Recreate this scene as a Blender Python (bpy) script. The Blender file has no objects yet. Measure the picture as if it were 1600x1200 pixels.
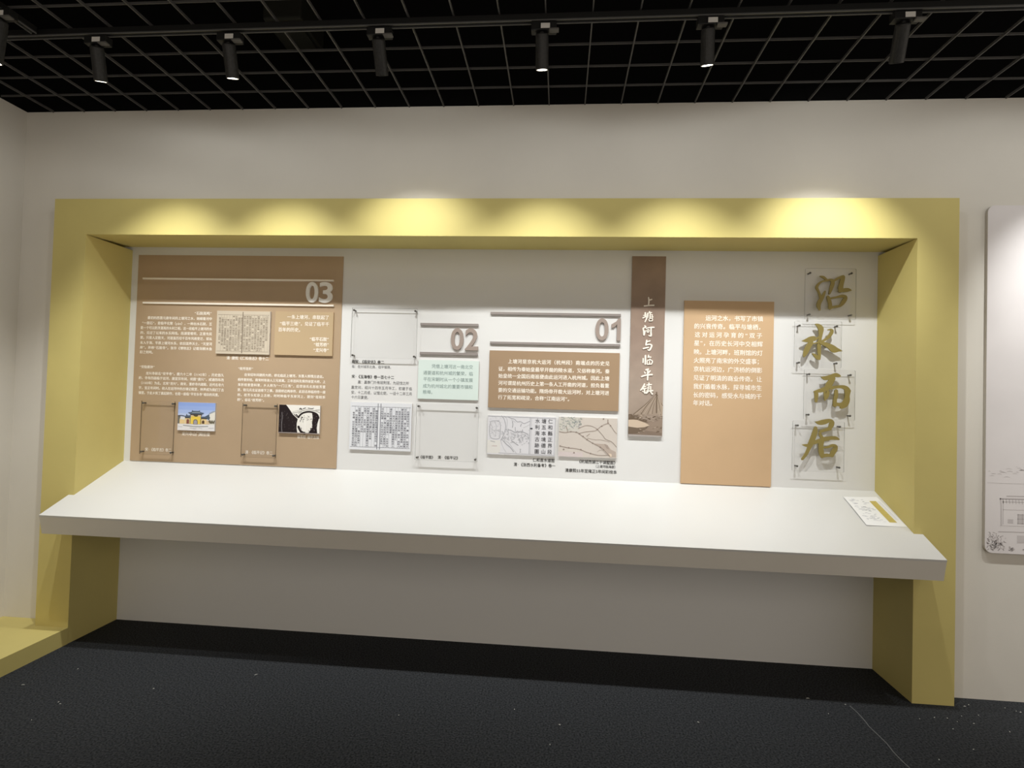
import bpy, bmesh, math, random
from mathutils import Vector, Matrix

random.seed(7)
scene = bpy.context.scene
COL = scene.collection

# ------------------------------------------------------------------ camera
def make_camera():
    yaw, pitch, roll = 0.08453, 0.022894, 0.028701
    cy, sy, cp, sp = math.cos(yaw), math.sin(yaw), math.cos(pitch), math.sin(pitch)
    F = Vector((-sy * cp, cy * cp, sp)); Rt = Vector((cy, sy, 0)); U = Rt.cross(F)
    c, s = math.cos(roll), math.sin(roll)
    right = Rt * c + U * s; up = U * c - Rt * s
    cam = bpy.data.cameras.new('camera'); cam.sensor_width = 36.0; cam.lens = 888.9 * 36.0 / 1600.0
    cam.clip_start = 0.05; cam.clip_end = 60
    o = bpy.data.objects.new('camera', cam); COL.objects.link(o)
    m = Matrix((right, up, -F)).transposed().to_4x4(); m.translation = Vector((2.8949, -2.9853, 1.4455))
    o.matrix_world = m
    scene.camera = o
make_camera()

# ------------------------------------------------------------------ light level of the hall
AMBIENT = 0.80
LAMP_W = 77.0                 # watts of one track spotlight
LAMP_COL = (0.975, 0.99, 0.965)
SPILL_W = 3.6                 # stray light of the same lamp
POWER = (1.0, 1.0, .66, 1.0, 1.0, 1.0, 1.25, 1.25)
AIM = ((.72, .355, .55), (1.38, .355, .55), (2.14, .355, 1.25), (2.80, .355, .55), (3.50, .355, .55), (4.16, .355, 1.20), (5.75, .06, 1.3), (6.2, .06, 1.3))
world = bpy.data.worlds.new('hall_ambient'); scene.world = world; world.use_nodes = True
world.node_tree.nodes['Background'].inputs[0].default_value = (1.0, 0.90, 0.77, 1)
world.node_tree.nodes['Background'].inputs[1].default_value = AMBIENT
vs = scene.view_settings
vs.view_transform = 'Standard'; vs.look = 'None'; vs.exposure = 0.0; vs.gamma = 1.0; vs.use_curve_mapping = False

# ------------------------------------------------------------------ measures (metres)
W, H = 4.8514, 2.5            # yellow portal frame
BL, BR, TL = 0.1978, 0.1960, 0.2029
D = 0.355                     # depth of the niche behind the frame face (y = 0)
WALL_Y = 0.089                # main wall plane
ZC = 3.047                    # ceiling grid
SOFF = 2.319
SH_B, SH_F, SH_Y = 0.980, 0.7496, -0.1795

RECT = {'acA': (0.321, 0.5378, 1.0299, 1.3578),
 'acC': (0.9746, 1.1931, 1.0356, 1.3633),
 'acD': (1.6389, 2.0378, 1.6544, 1.9534),
 'acE': (2.0509, 2.4224, 1.0587, 1.3897),
 'banner': (3.2919, 3.4848, 1.2397, 2.2824),
 'bar01a': (2.4735, 3.2345, 1.9301, 1.9478),
 'bar01b': (2.4753, 3.2359, 1.7557, 1.7723),
 'bar02a': (2.0532, 2.4024, 1.8572, 1.8753),
 'bar02b': (2.0556, 2.4044, 1.6835, 1.7021),
 'bar03a': (0.282, 1.5115, 2.1137, 2.1263),
 'bar03b': (0.2891, 1.5171, 1.9615, 1.974),
 'board03': (0.2432, 1.5644, 0.9845, 2.2684),
 'book1': (0.7815, 1.1231, 1.6605, 1.9242),
 'book2': (1.6429, 2.02, 1.1047, 1.3888),
 'bridge': (1.2019, 1.4575, 1.1878, 1.3594),
 'card1': (2.4754, 3.2337, 1.3809, 1.7175),
 'card3': (1.1546, 1.5194, 1.6609, 1.927),
 'green': (2.0509, 2.4144, 1.4203, 1.6523),
 'map1': (2.4769, 2.8755, 1.1072, 1.3351),
 'map2': (2.8939, 3.2293, 1.1091, 1.3386),
 'num01': (3.0908, 3.2358, 1.7896, 1.9175),
 'num02': (2.2406, 2.4053, 1.715, 1.845),
 'num03': (1.3406, 1.5067, 1.9835, 2.1093),
 'p0': (4.2524, 4.5268, 1.9308, 2.217),
 'p1': (4.2, 4.4534, 1.6588, 1.919),
 'p2': (4.2557, 4.5297, 1.3684, 1.6473),
 'p3': (4.1992, 4.4766, 1.0795, 1.3586),
 'tall': (3.5944, 4.0925, 0.9813, 2.0285),
 'temple': (0.5552, 0.7949, 1.1835, 1.3558)}
TEXT = {'cap_02': [('宋·《玉海卷》卷一百七十二', 1.639, 1.902, 1.5416)],
 'cap_02b': [('嘉：嘉泰门外有班荆馆，为迎饯之所', 1.6783, 1.9931, 1.509), ('嘉定间，绍兴十四年五月毕工，初建于临', 1.6385, 2.0137, 1.4766),
             ('安，十二月成，以馆北使。一设十二年三月', 1.6396, 2.0148, 1.4461), ('十六日宴使。', 1.6407, 1.7433, 1.4175)],
 'cap_acA': [('宋·《临平志》卷二', 0.3402, 0.5144, 1.0563)],
 'cap_acC': [('清·《临平记》卷二', 0.9894, 1.1644, 1.0627)],
 'cap_acD': [('南宋·《临安志》卷二', 1.6369, 1.8376, 1.6317)],
 'cap_acDb': [('临：在州城东北角，临平镇境。', 1.638, 1.8921, 1.6023)],
 'cap_acE': [('《临平图》', 2.0672, 2.1648, 1.0728), ('清·《临平记》', 2.1821, 2.314, 1.0749)],
 'cap_book1': [('清·康熙《仁和县志》卷十二', 0.8461, 1.1168, 1.6366)],
 'cap_bridge': [('桂芳桥 临平古镇', 1.3155, 1.4519, 1.1672)],
 'cap_map1': [('仁和县水道图', 2.7458, 2.8748, 1.081), ('清·《浙西水利备考》卷一', 2.6349, 2.8805, 1.0506)],
 'cap_map2': [('《杭城西湖江干湖墅图》', 3.0059, 3.2359, 1.0819), ('（上塘河临海部）', 3.1018, 3.2365, 1.0574), ('清康熙55年至雍正5年间彩绘本', 2.9361, 3.2347, 1.028)],
 'cap_temple': [('龙兴寺山门殿旧景', 0.5762, 0.761, 1.1615)],
 'card1': [('上塘河是京杭大运河（杭州段）南端点的历史见', 2.5845, 3.178, 1.6546), ('证，相传为秦始皇最早开凿的陵水道，又俗称秦河。秦', 2.5298, 3.178, 1.6092),
           ('始皇统一全国后南巡便由此运河进入杭州城。因此上塘', 2.5307, 3.1779, 1.5681), ('河可谓是杭州历史上第一条人工开凿的河道，担负着重', 2.5315, 3.1782, 1.5262),
           ('要的交通运输功能。隋炀帝开凿大运河时，对上塘河进', 2.532, 3.1785, 1.484), ('行了拓宽和疏浚，合称“江南运河”。', 2.5321, 2.974, 1.4422)],
 'card3': [('一条上塘河，串联起了', 1.229, 1.4937, 1.8934), ('“临平三绝”，见证了临平千', 1.1833, 1.4952, 1.8527), ('百年的历史。', 1.1761, 1.3109, 1.8152)],
 'card3b': [('“临平石鼓”', 1.3754, 1.4969, 1.7611), ('“桂芳桥”', 1.4022, 1.4981, 1.7286), ('“龙兴寺”', 1.4009, 1.4994, 1.6948)],
 'green': [('凭借上塘河这一南北交', 2.1306, 2.3793, 1.6146), ('通要道和杭州城的繁荣，临', 2.0804, 2.3806, 1.5749), ('平在宋朝时从一个小镇发展', 2.0817, 2.381, 1.5368),
           ('成为杭州城北的重要市镇和', 2.0807, 2.3807, 1.4964), ('粮埠。', 2.0811, 2.1376, 1.4602)],
 't03a': [('最初的西晋元康年间的上塘河之水，她顺着河中', 0.3198, 0.7428, 1.8746), ('“一鼓石”，是临平化聚（yàn），一种出水石鼓，互', 0.2844, 0.7442, 1.8419),
          ('是一个可以防洪灌溉的水利工程。这一段临平上塘河的水', 0.2752, 0.7455, 1.8117), ('的，见过了以来的水系网络。而湖堤堰坝，正是先民', 0.2758, 0.7469, 1.7808),
          ('要。只是人定胜天，河道虽历经千百年风雨变迁，却从', 0.2764, 0.7482, 1.7504), ('未入于海，平原上塘河水系，依旧滋养沃土，“天堂河', 0.2766, 0.7495, 1.7184),
          ('岸”。并称“石鼓寺”。张华《博物志》记载刻桐木鱼', 0.2771, 0.7508, 1.6884), ('扣之则鸣。', 0.2776, 0.3648, 1.6596)],
 't03a0': [('“石鼓其鸣”', 0.6268, 0.7394, 1.9076)],
 't03b': [('“安隐晨钟”', 0.2802, 0.3901, 1.5677), ('龙兴寺前名“安平寺”。唐六十二年（1142年），历史悠久', 0.3235, 0.8342, 1.5281),
          ('的，寺有四面临于运河，唐宣宗年间，续题“唐兴”，咸通四年改', 0.2783, 0.8354, 1.499), ('（1103年）为名。北宋“龙兴”。南宋，重修寺内建殿，近代名寺六', 0.284, 0.8367, 1.468),
          ('宇，宝正年间时。他人在运河中的古镇记载里，钟声成为我们了古', 0.2803, 0.838, 1.4372), ('镇里。于此乡民了晨起耕作，也是一座临“平安永寺”相存的风景。', 0.2809, 0.8187, 1.4061)],
 't03c': [('“桂芳连折”', 0.923, 1.0329, 1.5722), ('在宋绍年间建的大桥，桥北临近上塘河，东晋人郭璞古迹志。', 0.9647, 1.4793, 1.5355),
          ('相传曾折桂。南宋时有徐人三兄弟寓。三年连科及第的徐宣大桥，上', 0.9241, 1.4804, 1.5046), ('来折桂曾登科第，乡人称为“一门三秀”，后世徐氏名居桂芳里', 0.9246, 1.4816, 1.4732),
          ('里，取元兵北征途南下之事。遂居桥边两岸传，此旧名称临桥传一座', 0.9243, 1.4828, 1.4418), ('桥。桂芳长虹卧上古桥，时时映临平东岸河上，题刻“桂枝折', 0.9247, 1.4839, 1.4112),
          ('桥”，俗名“桂芳桥”。', 0.9252, 1.1051, 1.3814)],
 'tall': [('运河之水，书写了市镇', 3.7135, 4.0336, 1.9294), ('的兴衰传奇。临平与塘栖，', 3.6504, 4.0401, 1.8819), ('这对运河孕育的“双子', 3.651, 4.0346, 1.8333),
          ('星”，在历史长河中交相辉', 3.6513, 4.0348, 1.7847), ('映。上塘河畔，班荆馆的灯', 3.6516, 4.035, 1.7344), ('火照亮了南宋的外交盛事；', 3.652, 4.0348, 1.6855),
          ('京杭运河边，广济桥的倒影', 3.6523, 4.0347, 1.636), ('见证了明清的商业传奇。让', 3.6526, 4.0335, 1.5857), ('我们循着水脉，探寻城市生', 3.6529, 4.0337, 1.5366),
          ('长的密码，感受水与城的千', 3.6532, 4.0338, 1.4875), ('年对话。', 3.6535, 3.7584, 1.4421)]}
STROKES = {'banner': [[(3.3891, 2.0436, 0.0064), (3.3917, 2.0219, 0.0085), (3.3901, 1.9981, 0.0074)], [(3.3916, 2.0263, 0.0074), (3.4095, 2.0319, 0.0064)],
            [(3.3648, 1.9923, 0.0074), (3.3923, 1.996, 0.0074), (3.4219, 1.9975, 0.0085)], [(3.3731, 1.9545, 0.0095), (3.3726, 1.9307, 0.0074)],
            [(3.3618, 1.937, 0.0053), (3.3787, 1.9416, 0.0064)], [(3.3589, 1.9229, 0.0074), (3.381, 1.933, 0.0064)], [(3.3952, 1.9614, 0.0085), (3.3996, 1.955, 0.0064)],
            [(3.3848, 1.9504, 0.0064), (3.4102, 1.9551, 0.0064)], [(3.387, 1.9504, 0.0085), (3.3833, 1.9266, 0.0085), (3.3722, 1.9004, 0.0064)],
            [(3.3914, 1.9397, 0.0047), (3.4147, 1.9433, 0.0047)], [(3.3896, 1.9288, 0.0042), (3.4192, 1.9304, 0.0047)], [(3.4018, 1.9507, 0.0055), (3.4015, 1.9182, 0.0055)],
            [(3.4126, 1.9433, 0.0047), (3.4141, 1.9228, 0.0047)], [(3.3941, 1.9181, 0.0053), (3.3965, 1.9052, 0.0053)],
            [(3.394, 1.9192, 0.0047), (3.4141, 1.9206, 0.0053), (3.4123, 1.9065, 0.0053)], [(3.3954, 1.9062, 0.0053), (3.4123, 1.9065, 0.0053)],
            [(3.3705, 1.8798, 0.0064), (3.3781, 1.8724, 0.0095)], [(3.3782, 1.8692, 0.0064), (3.3635, 1.8635, 0.0085), (3.366, 1.8484, 0.0085), (3.3686, 1.8247, 0.0095)],
            [(3.3687, 1.8236, 0.0085), (3.3755, 1.8507, 0.0064)], [(3.3794, 1.8627, 0.0064), (3.3994, 1.8685, 0.0074), (3.4248, 1.87, 0.0085)],
            [(3.408, 1.8665, 0.0085), (3.4074, 1.8449, 0.0085), (3.4079, 1.8211, 0.0095), (3.3941, 1.823, 0.0042)], [(3.3839, 1.8531, 0.0064), (3.3863, 1.8423, 0.0064)],
            [(3.3839, 1.8531, 0.0053), (3.3955, 1.8554, 0.0064), (3.3937, 1.8425, 0.0064), (3.3863, 1.8412, 0.0053)], [(3.385, 1.796, 0.0085), (3.3814, 1.77, 0.0095)],
            [(3.3853, 1.7852, 0.0074), (3.4042, 1.7921, 0.0074)],
            [(3.3794, 1.7667, 0.0085), (3.4004, 1.7715, 0.0074), (3.4133, 1.7664, 0.0095), (3.4094, 1.7512, 0.0095), (3.4002, 1.737, 0.0095), (3.3905, 1.7422, 0.0042)],
            [(3.365, 1.7459, 0.0074), (3.3818, 1.7506, 0.0085), (3.3966, 1.7542, 0.0074)], [(3.3673, 1.6899, 0.0074), (3.3669, 1.664, 0.0074)],
            [(3.3797, 1.7074, 0.0095), (3.3798, 1.6557, 0.0095)], [(3.3976, 1.71, 0.0063), (3.3948, 1.6948, 0.0074)], [(3.3968, 1.6992, 0.0074), (3.4116, 1.6974, 0.0074)],
            [(3.4044, 1.6886, 0.0059), (3.4067, 1.6822, 0.0063)], [(3.3899, 1.6775, 0.0059), (3.3904, 1.6559, 0.0059)],
            [(3.3909, 1.6775, 0.0059), (3.4067, 1.6822, 0.0059), (3.4196, 1.6738, 0.0068), (3.4136, 1.6565, 0.0068)], [(3.4037, 1.6756, 0.0055), (3.403, 1.6584, 0.0055)],
            [(3.3904, 1.6559, 0.0059), (3.4136, 1.6576, 0.0059)], [(3.3826, 1.6234, 0.0085), (3.3994, 1.6292, 0.0085)], [(3.3755, 1.6125, 0.0064), (3.381, 1.604, 0.0095)],
            [(3.4081, 1.6197, 0.0085), (3.4, 1.6066, 0.0063)], [(3.3592, 1.5841, 0.0085), (3.3854, 1.5933, 0.0085), (3.4213, 1.5975, 0.0095)],
            [(3.3942, 1.6259, 0.0095), (3.395, 1.5936, 0.0095), (3.3946, 1.5645, 0.0074)], [(3.3787, 1.544, 0.0076), (3.3687, 1.5206, 0.0106), (3.3554, 1.5049, 0.006)],
            [(3.3686, 1.5252, 0.0067), (3.3866, 1.5288, 0.0066)], [(3.3658, 1.5129, 0.0067), (3.3899, 1.5181, 0.0066)], [(3.3778, 1.5178, 0.0073), (3.38, 1.4902, 0.0085)],
            [(3.3676, 1.5022, 0.0054), (3.3723, 1.4962, 0.0066)], [(3.38, 1.4887, 0.0066), (3.3934, 1.4967, 0.0066)], [(3.4028, 1.5492, 0.0078), (3.4016, 1.5338, 0.0078)],
            [(3.3895, 1.5366, 0.0066), (3.4181, 1.5404, 0.0066)], [(3.3972, 1.5276, 0.0048), (3.3977, 1.5061, 0.0054)], [(3.4138, 1.5311, 0.0048), (3.4143, 1.5065, 0.0054)],
            [(3.3972, 1.5276, 0.0042), (3.4138, 1.5295, 0.0042)], [(3.3974, 1.5208, 0.0036), (3.414, 1.5225, 0.0036)], [(3.3975, 1.5141, 0.0036), (3.4141, 1.5154, 0.0036)],
            [(3.3902, 1.5028, 0.0079), (3.4264, 1.5053, 0.0078)], [(3.3994, 1.4984, 0.0066), (3.3891, 1.4874, 0.0054)], [(3.4114, 1.5003, 0.0066), (3.4239, 1.4853, 0.0096)]],
 'er': [[(4.3469, 1.6058, 0.0068), (4.3663, 1.6003, 0.0228), (4.3959, 1.6082, 0.025), (4.4207, 1.6195, 0.0227), (4.4367, 1.6164, 0.0182), (4.4469, 1.6143, 0.0068)],
        [(4.4119, 1.6039, 0.0205), (4.3985, 1.5845, 0.0296), (4.3852, 1.5627, 0.0319), (4.3763, 1.5435, 0.0273)],
        [(4.3944, 1.5558, 0.0273), (4.3627, 1.5383, 0.0251), (4.3355, 1.5293, 0.0205), (4.3082, 1.5226, 0.0091)],
        [(4.3173, 1.5252, 0.0206), (4.3199, 1.5015, 0.0205), (4.3182, 1.4681, 0.0137)], [(4.363, 1.5241, 0.0091), (4.3656, 1.5028, 0.0114), (4.366, 1.4766, 0.0068)],
        [(4.3811, 1.5293, 0.0159), (4.3781, 1.5055, 0.0182), (4.3738, 1.4864, 0.0091)],
        [(4.3945, 1.5463, 0.0182), (4.4217, 1.5518, 0.0159), (4.4535, 1.5551, 0.0181), (4.4786, 1.5463, 0.0249), (4.4947, 1.5277, 0.0204)],
        [(4.4855, 1.5346, 0.0339), (4.4837, 1.5061, 0.0249), (4.4818, 1.48, 0.0317), (4.4686, 1.4559, 0.034), (4.4507, 1.4388, 0.0159)],
        [(4.4243, 1.5353, 0.0182), (4.4247, 1.5068, 0.0204), (4.4194, 1.4782, 0.0182), (4.4188, 1.4473, 0.0204)],
        [(4.4186, 1.4615, 0.0136), (4.4436, 1.4552, 0.0204), (4.4663, 1.4582, 0.0249)]],
 'ju': [[(4.3177, 1.3564, 0.0046), (4.3372, 1.3511, 0.0228), (4.3644, 1.3567, 0.0273), (4.3916, 1.3647, 0.0204), (4.4054, 1.3556, 0.025), (4.4011, 1.3365, 0.025), (4.3901, 1.3149, 0.0136)],
        [(4.3991, 1.3223, 0.0204), (4.3697, 1.3118, 0.0159), (4.3425, 1.3014, 0.0137)],
        [(4.3193, 1.3267, 0.0137), (4.3173, 1.3053, 0.0251), (4.3109, 1.2814, 0.0274), (4.3022, 1.255, 0.0274), (4.2934, 1.2309, 0.0274), (4.2824, 1.2021, 0.0183), (4.2692, 1.1731, 0.016),
         (4.2491, 1.1439, 0.0114)],
        [(4.2478, 1.2257, 0.0023), (4.2707, 1.223, 0.016), (4.289, 1.2213, 0.0183)],
        [(4.2933, 1.2357, 0.0183), (4.3251, 1.2451, 0.0205), (4.3614, 1.2594, 0.0227), (4.3976, 1.2678, 0.0204), (4.4249, 1.2687, 0.0204), (4.4442, 1.2623, 0.0091)],
        [(4.3403, 1.2942, 0.0137), (4.3474, 1.2779, 0.0159), (4.3568, 1.2616, 0.0182), (4.3503, 1.2377, 0.025)],
        [(4.348, 1.2376, 0.0273), (4.3484, 1.2116, 0.025), (4.3511, 1.1856, 0.0273), (4.3561, 1.1598, 0.0136)],
        [(4.3621, 1.2144, 0.0091), (4.3848, 1.2176, 0.0114), (4.4119, 1.228, 0.0159), (4.4278, 1.2215, 0.0181), (4.4213, 1.2024, 0.0249), (4.4103, 1.1831, 0.0249), (4.4082, 1.1664, 0.0136)],
        [(4.3537, 1.1668, 0.0182), (4.3809, 1.1725, 0.0182), (4.4127, 1.1713, 0.0136)]],
 'shui': [[(4.3079, 1.9022, 0.0046), (4.3241, 1.8941, 0.0206), (4.3381, 1.8776, 0.0297), (4.338, 1.8489, 0.0217), (4.3348, 1.8226, 0.0171), (4.3314, 1.7915, 0.0206), (4.3308, 1.758, 0.0194),
           (4.3325, 1.7222, 0.016), (4.3339, 1.7032, 0.0069)],
          [(4.2945, 1.7369, 0.0046), (4.3084, 1.7265, 0.016), (4.3223, 1.7148, 0.0206), (4.3327, 1.7055, 0.0114)],
          [(4.2371, 1.8063, 0.0023), (4.2612, 1.8091, 0.0207), (4.284, 1.8168, 0.0298), (4.3, 1.8243, 0.0229), (4.3068, 1.8292, 0.0137)],
          [(4.3025, 1.8112, 0.0115), (4.3274, 1.8296, 0.0092)],
          [(4.2932, 1.8146, 0.0138), (4.2844, 1.7953, 0.0252), (4.2732, 1.7759, 0.0275), (4.2621, 1.7517, 0.0275), (4.2533, 1.7276, 0.0184), (4.2501, 1.7156, 0.0046)],
          [(4.2844, 1.7905, 0.0092), (4.3073, 1.7945, 0.0069), (4.3301, 1.8022, 0.0091)],
          [(4.3747, 1.8712, 0.0046), (4.3907, 1.8726, 0.0114), (4.3977, 1.862, 0.0182), (4.3866, 1.8403, 0.0171), (4.3687, 1.8209, 0.0148), (4.3506, 1.8086, 0.0114),
           (4.3347, 1.8011, 0.0137)],
          [(4.3347, 1.8011, 0.0183), (4.3577, 1.792, 0.0205), (4.3876, 1.7783, 0.0296), (4.4106, 1.7621, 0.0364), (4.4357, 1.7579, 0.0159), (4.454, 1.7535, 0.0023)]],
 'yan': [[(4.3289, 2.1719, 0.0046), (4.3473, 2.1665, 0.0126), (4.3635, 2.1535, 0.0103), (4.3774, 2.1453, 0.0046)],
         [(4.3705, 2.1464, 0.0069), (4.3476, 2.1449, 0.008), (4.3272, 2.1327, 0.0115), (4.3126, 2.1097, 0.0149), (4.321, 2.0882, 0.0115), (4.3294, 2.0667, 0.0115), (4.3366, 2.0452, 0.0137)],
         [(4.3577, 2.0887, 0.008), (4.3511, 2.0694, 0.0137), (4.3378, 2.0429, 0.0206), (4.3266, 2.0211, 0.0229), (4.3247, 2.0019, 0.0206), (4.3319, 1.9805, 0.0069)],
         [(4.375, 2.1524, 0.0092), (4.3934, 2.1491, 0.016), (4.3981, 2.1347, 0.0206), (4.3906, 2.1059, 0.0194), (4.3808, 2.0722, 0.0091)],
         [(4.4026, 2.1456, 0.0114), (4.4252, 2.1602, 0.0137), (4.4479, 2.1688, 0.0171), (4.457, 2.1689, 0.0137)],
         [(4.4524, 2.1725, 0.0205), (4.4492, 2.1521, 0.0228), (4.4428, 2.1233, 0.0239), (4.4397, 2.1041, 0.0273), (4.44, 2.085, 0.0137)],
         [(4.4308, 2.0896, 0.0137), (4.4581, 2.0948, 0.0205), (4.4808, 2.0962, 0.0193), (4.4968, 2.0941, 0.0045)],
         [(4.3718, 2.0601, 0.0114), (4.3766, 2.0458, 0.0183), (4.3839, 2.022, 0.0194), (4.3866, 1.9909, 0.0205)],
         [(4.388, 2.0484, 0.0091), (4.4176, 2.0548, 0.0103), (4.4449, 2.0611, 0.0159), (4.4655, 2.0566, 0.0182), (4.4634, 2.0422, 0.0216), (4.4523, 2.023, 0.0205), (4.4389, 2.006, 0.0137)],
         [(4.3865, 1.9957, 0.0137), (4.4139, 2.0009, 0.0137), (4.4389, 2.006, 0.0137)]]}


# ------------------------------------------------------------------ materials
def principled(name, col, rough=0.6, spec=0.35, metal=0.0, nscale=0.0, namt=0.0, bump=0.0, bscale=200.0, emis=None, estr=0.0):
    m = bpy.data.materials.new(name); m.use_nodes = True
    nt = m.node_tree; b = nt.nodes['Principled BSDF']
    b.inputs['Base Color'].default_value = (*col, 1)
    b.inputs['Roughness'].default_value = rough
    b.inputs['Specular IOR Level'].default_value = spec
    b.inputs['Metallic'].default_value = metal
    if emis:
        b.inputs['Emission Color'].default_value = (*emis, 1); b.inputs['Emission Strength'].default_value = estr
    if nscale:
        tc = nt.nodes.new('ShaderNodeTexCoord'); n = nt.nodes.new('ShaderNodeTexNoise')
        n.inputs['Scale'].default_value = nscale; n.inputs['Detail'].default_value = 5
        nt.links.new(tc.outputs['Object'], n.inputs['Vector'])
        r = nt.nodes.new('ShaderNodeValToRGB')
        r.color_ramp.elements[0].position = 0.3; r.color_ramp.elements[1].position = 0.7
        r.color_ramp.elements[0].color = (*[c * (1 - namt) for c in col], 1)
        r.color_ramp.elements[1].color = (*[min(1, c * (1 + namt)) for c in col], 1)
        nt.links.new(n.outputs['Fac'], r.inputs['Fac']); nt.links.new(r.outputs['Color'], b.inputs['Base Color'])
    if bump:
        tc = nt.nodes.new('ShaderNodeTexCoord'); n = nt.nodes.new('ShaderNodeTexNoise')
        n.inputs['Scale'].default_value = bscale; n.inputs['Detail'].default_value = 3
        nt.links.new(tc.outputs['Object'], n.inputs['Vector'])
        bp = nt.nodes.new('ShaderNodeBump'); bp.inputs['Strength'].default_value = bump; bp.inputs['Distance'].default_value = 0.002
        nt.links.new(n.outputs['Fac'], bp.inputs['Height']); nt.links.new(bp.outputs['Normal'], b.inputs['Normal'])
    return m

def clear_acrylic(name, tint, gloss):
    m = bpy.data.materials.new(name); m.use_nodes = True
    nt = m.node_tree; nt.nodes.clear()
    out = nt.nodes.new('ShaderNodeOutputMaterial'); mix = nt.nodes.new('ShaderNodeMixShader')
    t = nt.nodes.new('ShaderNodeBsdfTransparent'); t.inputs[0].default_value = (*tint, 1)
    g = nt.nodes.new('ShaderNodeBsdfGlossy'); g.inputs['Roughness'].default_value = 0.04
    mix.inputs[0].default_value = gloss
    nt.links.new(t.outputs[0], mix.inputs[1]); nt.links.new(g.outputs[0], mix.inputs[2]); nt.links.new(mix.outputs[0], out.inputs[0])
    return m

MT = {}
def mk(key, *a, **k): MT[key] = principled(key, *a, **k)
mk('wall_paint', (0.72, 0.685, 0.625), 0.75, 0.2, nscale=3, namt=0.02, bump=0.15, bscale=260)
mk('niche_paint', (0.76, 0.755, 0.75), 0.55, 0.25, nscale=2, namt=0.01, bump=0.05, bscale=180)
mk('yellow_paint', (0.62, 0.525, 0.195), 0.6, 0.25, nscale=4, namt=0.03, bump=0.12, bscale=260)
mk('counter_lacquer', (0.66, 0.655, 0.64), 0.28, 0.45, nscale=2, namt=0.01)
mk('carpet', (0.034, 0.036, 0.0395), 0.95, 0.1, nscale=120, namt=0.7, bump=1.0, bscale=220)
mk('void_black', (0.004, 0.004, 0.004), 0.9, 0.05)
mk('duct', (0.010, 0.010, 0.007), 0.6, 0.2)
mk('grid_metal', (0.075, 0.072, 0.07), 0.5, 0.4)
mk('track_black', (0.012, 0.012, 0.012), 0.5, 0.3)
mk('track_lip', (0.10, 0.10, 0.10), 0.4, 0.4)
mk('lamp_black', (0.022, 0.022, 0.022), 0.45, 0.4, nscale=90, namt=0.3)
mk('lamp_inner', (0.75, 0.72, 0.65), 0.4, 0.4)
mk('sticker', (0.75, 0.73, 0.70), 0.6, 0.3)
mk('lever', (0.12, 0.115, 0.11), 0.5, 0.3)
mk('lens_glow', (1, 1, 1), 0.4, 0.3, emis=(1.0, 0.95, 0.85), estr=14.0)
mk('board_brown', (0.46, 0.335, 0.22), 0.55, 0.25, nscale=6, namt=0.02)
mk('board_tan', (0.60, 0.41, 0.245), 0.5, 0.25, nscale=6, namt=0.02)
mk('card_brown', (0.37, 0.255, 0.16), 0.5, 0.25, nscale=6, namt=0.02)
mk('card_sand', (0.52, 0.385, 0.235), 0.5, 0.25)
mk('card_mint', (0.70, 0.80, 0.76), 0.5, 0.25)
mk('board_edge', (0.55, 0.52, 0.49), 0.6, 0.2)
mk('cream_strip', (0.93, 0.86, 0.76), 0.5, 0.3)
mk('taupe_strip', (0.30, 0.265, 0.25), 0.5, 0.3)
mk('white_numeral', (0.93, 0.91, 0.88), 0.5, 0.3)
mk('taupe_numeral', (0.36, 0.29, 0.255), 0.5, 0.3)
mk('ink_white', (0.95, 0.88, 0.79), 0.7, 0.1)
mk('ink_black', (0.05, 0.05, 0.05), 0.7, 0.1)
mk('ink_grey', (0.20, 0.20, 0.21), 0.7, 0.1)
mk('ink_green', (0.22, 0.30, 0.29), 0.7, 0.1)
mk('gold', (0.30, 0.24, 0.075), 0.42, 0.5, metal=0.3)
mk('pin_metal', (0.10, 0.095, 0.085), 0.4, 0.5, metal=0.4)
mk('paper', (0.82, 0.82, 0.83), 0.7, 0.2)
mk('print_panel', (0.74, 0.70, 0.70), 0.5, 0.3, nscale=2.2, namt=0.06)
mk('lint', (0.55, 0.55, 0.52), 0.9, 0.1)
mk('seam', (0.16, 0.16, 0.16), 0.9, 0.1)
MT['acrylic_face'] = clear_acrylic('acrylic_face', (0.985, 0.985, 0.985), 0.022)
MT['acrylic_edge'] = clear_acrylic('acrylic_edge', (0.30, 0.30, 0.29), 0.12)
_inks = {}
def ink(r, g, b):
    k = (round(r, 3), round(g, 3), round(b, 3))
    if k not in _inks: _inks[k] = principled('ink_%02d_%02d_%02d' % tuple(int(c * 99) for c in k), k, 0.7, 0.12)
    return _inks[k]

# ------------------------------------------------------------------ building helpers
def tag(o, label=None, cat=None, group=None, kind=None):
    if label: o['label'] = label
    if cat: o['category'] = cat
    if group: o['group'] = group
    if kind: o['kind'] = kind
    return o

def thing(name, label, cat, loc=(0, 0, 0), group=None):
    o = bpy.data.objects.new(name, None); COL.objects.link(o); o.location = loc; o.empty_display_size = 0.05
    return tag(o, label, cat, group)

def world_loc(o):
    v = Vector((0, 0, 0))
    while o: v += o.location; o = o.parent
    return v

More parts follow.
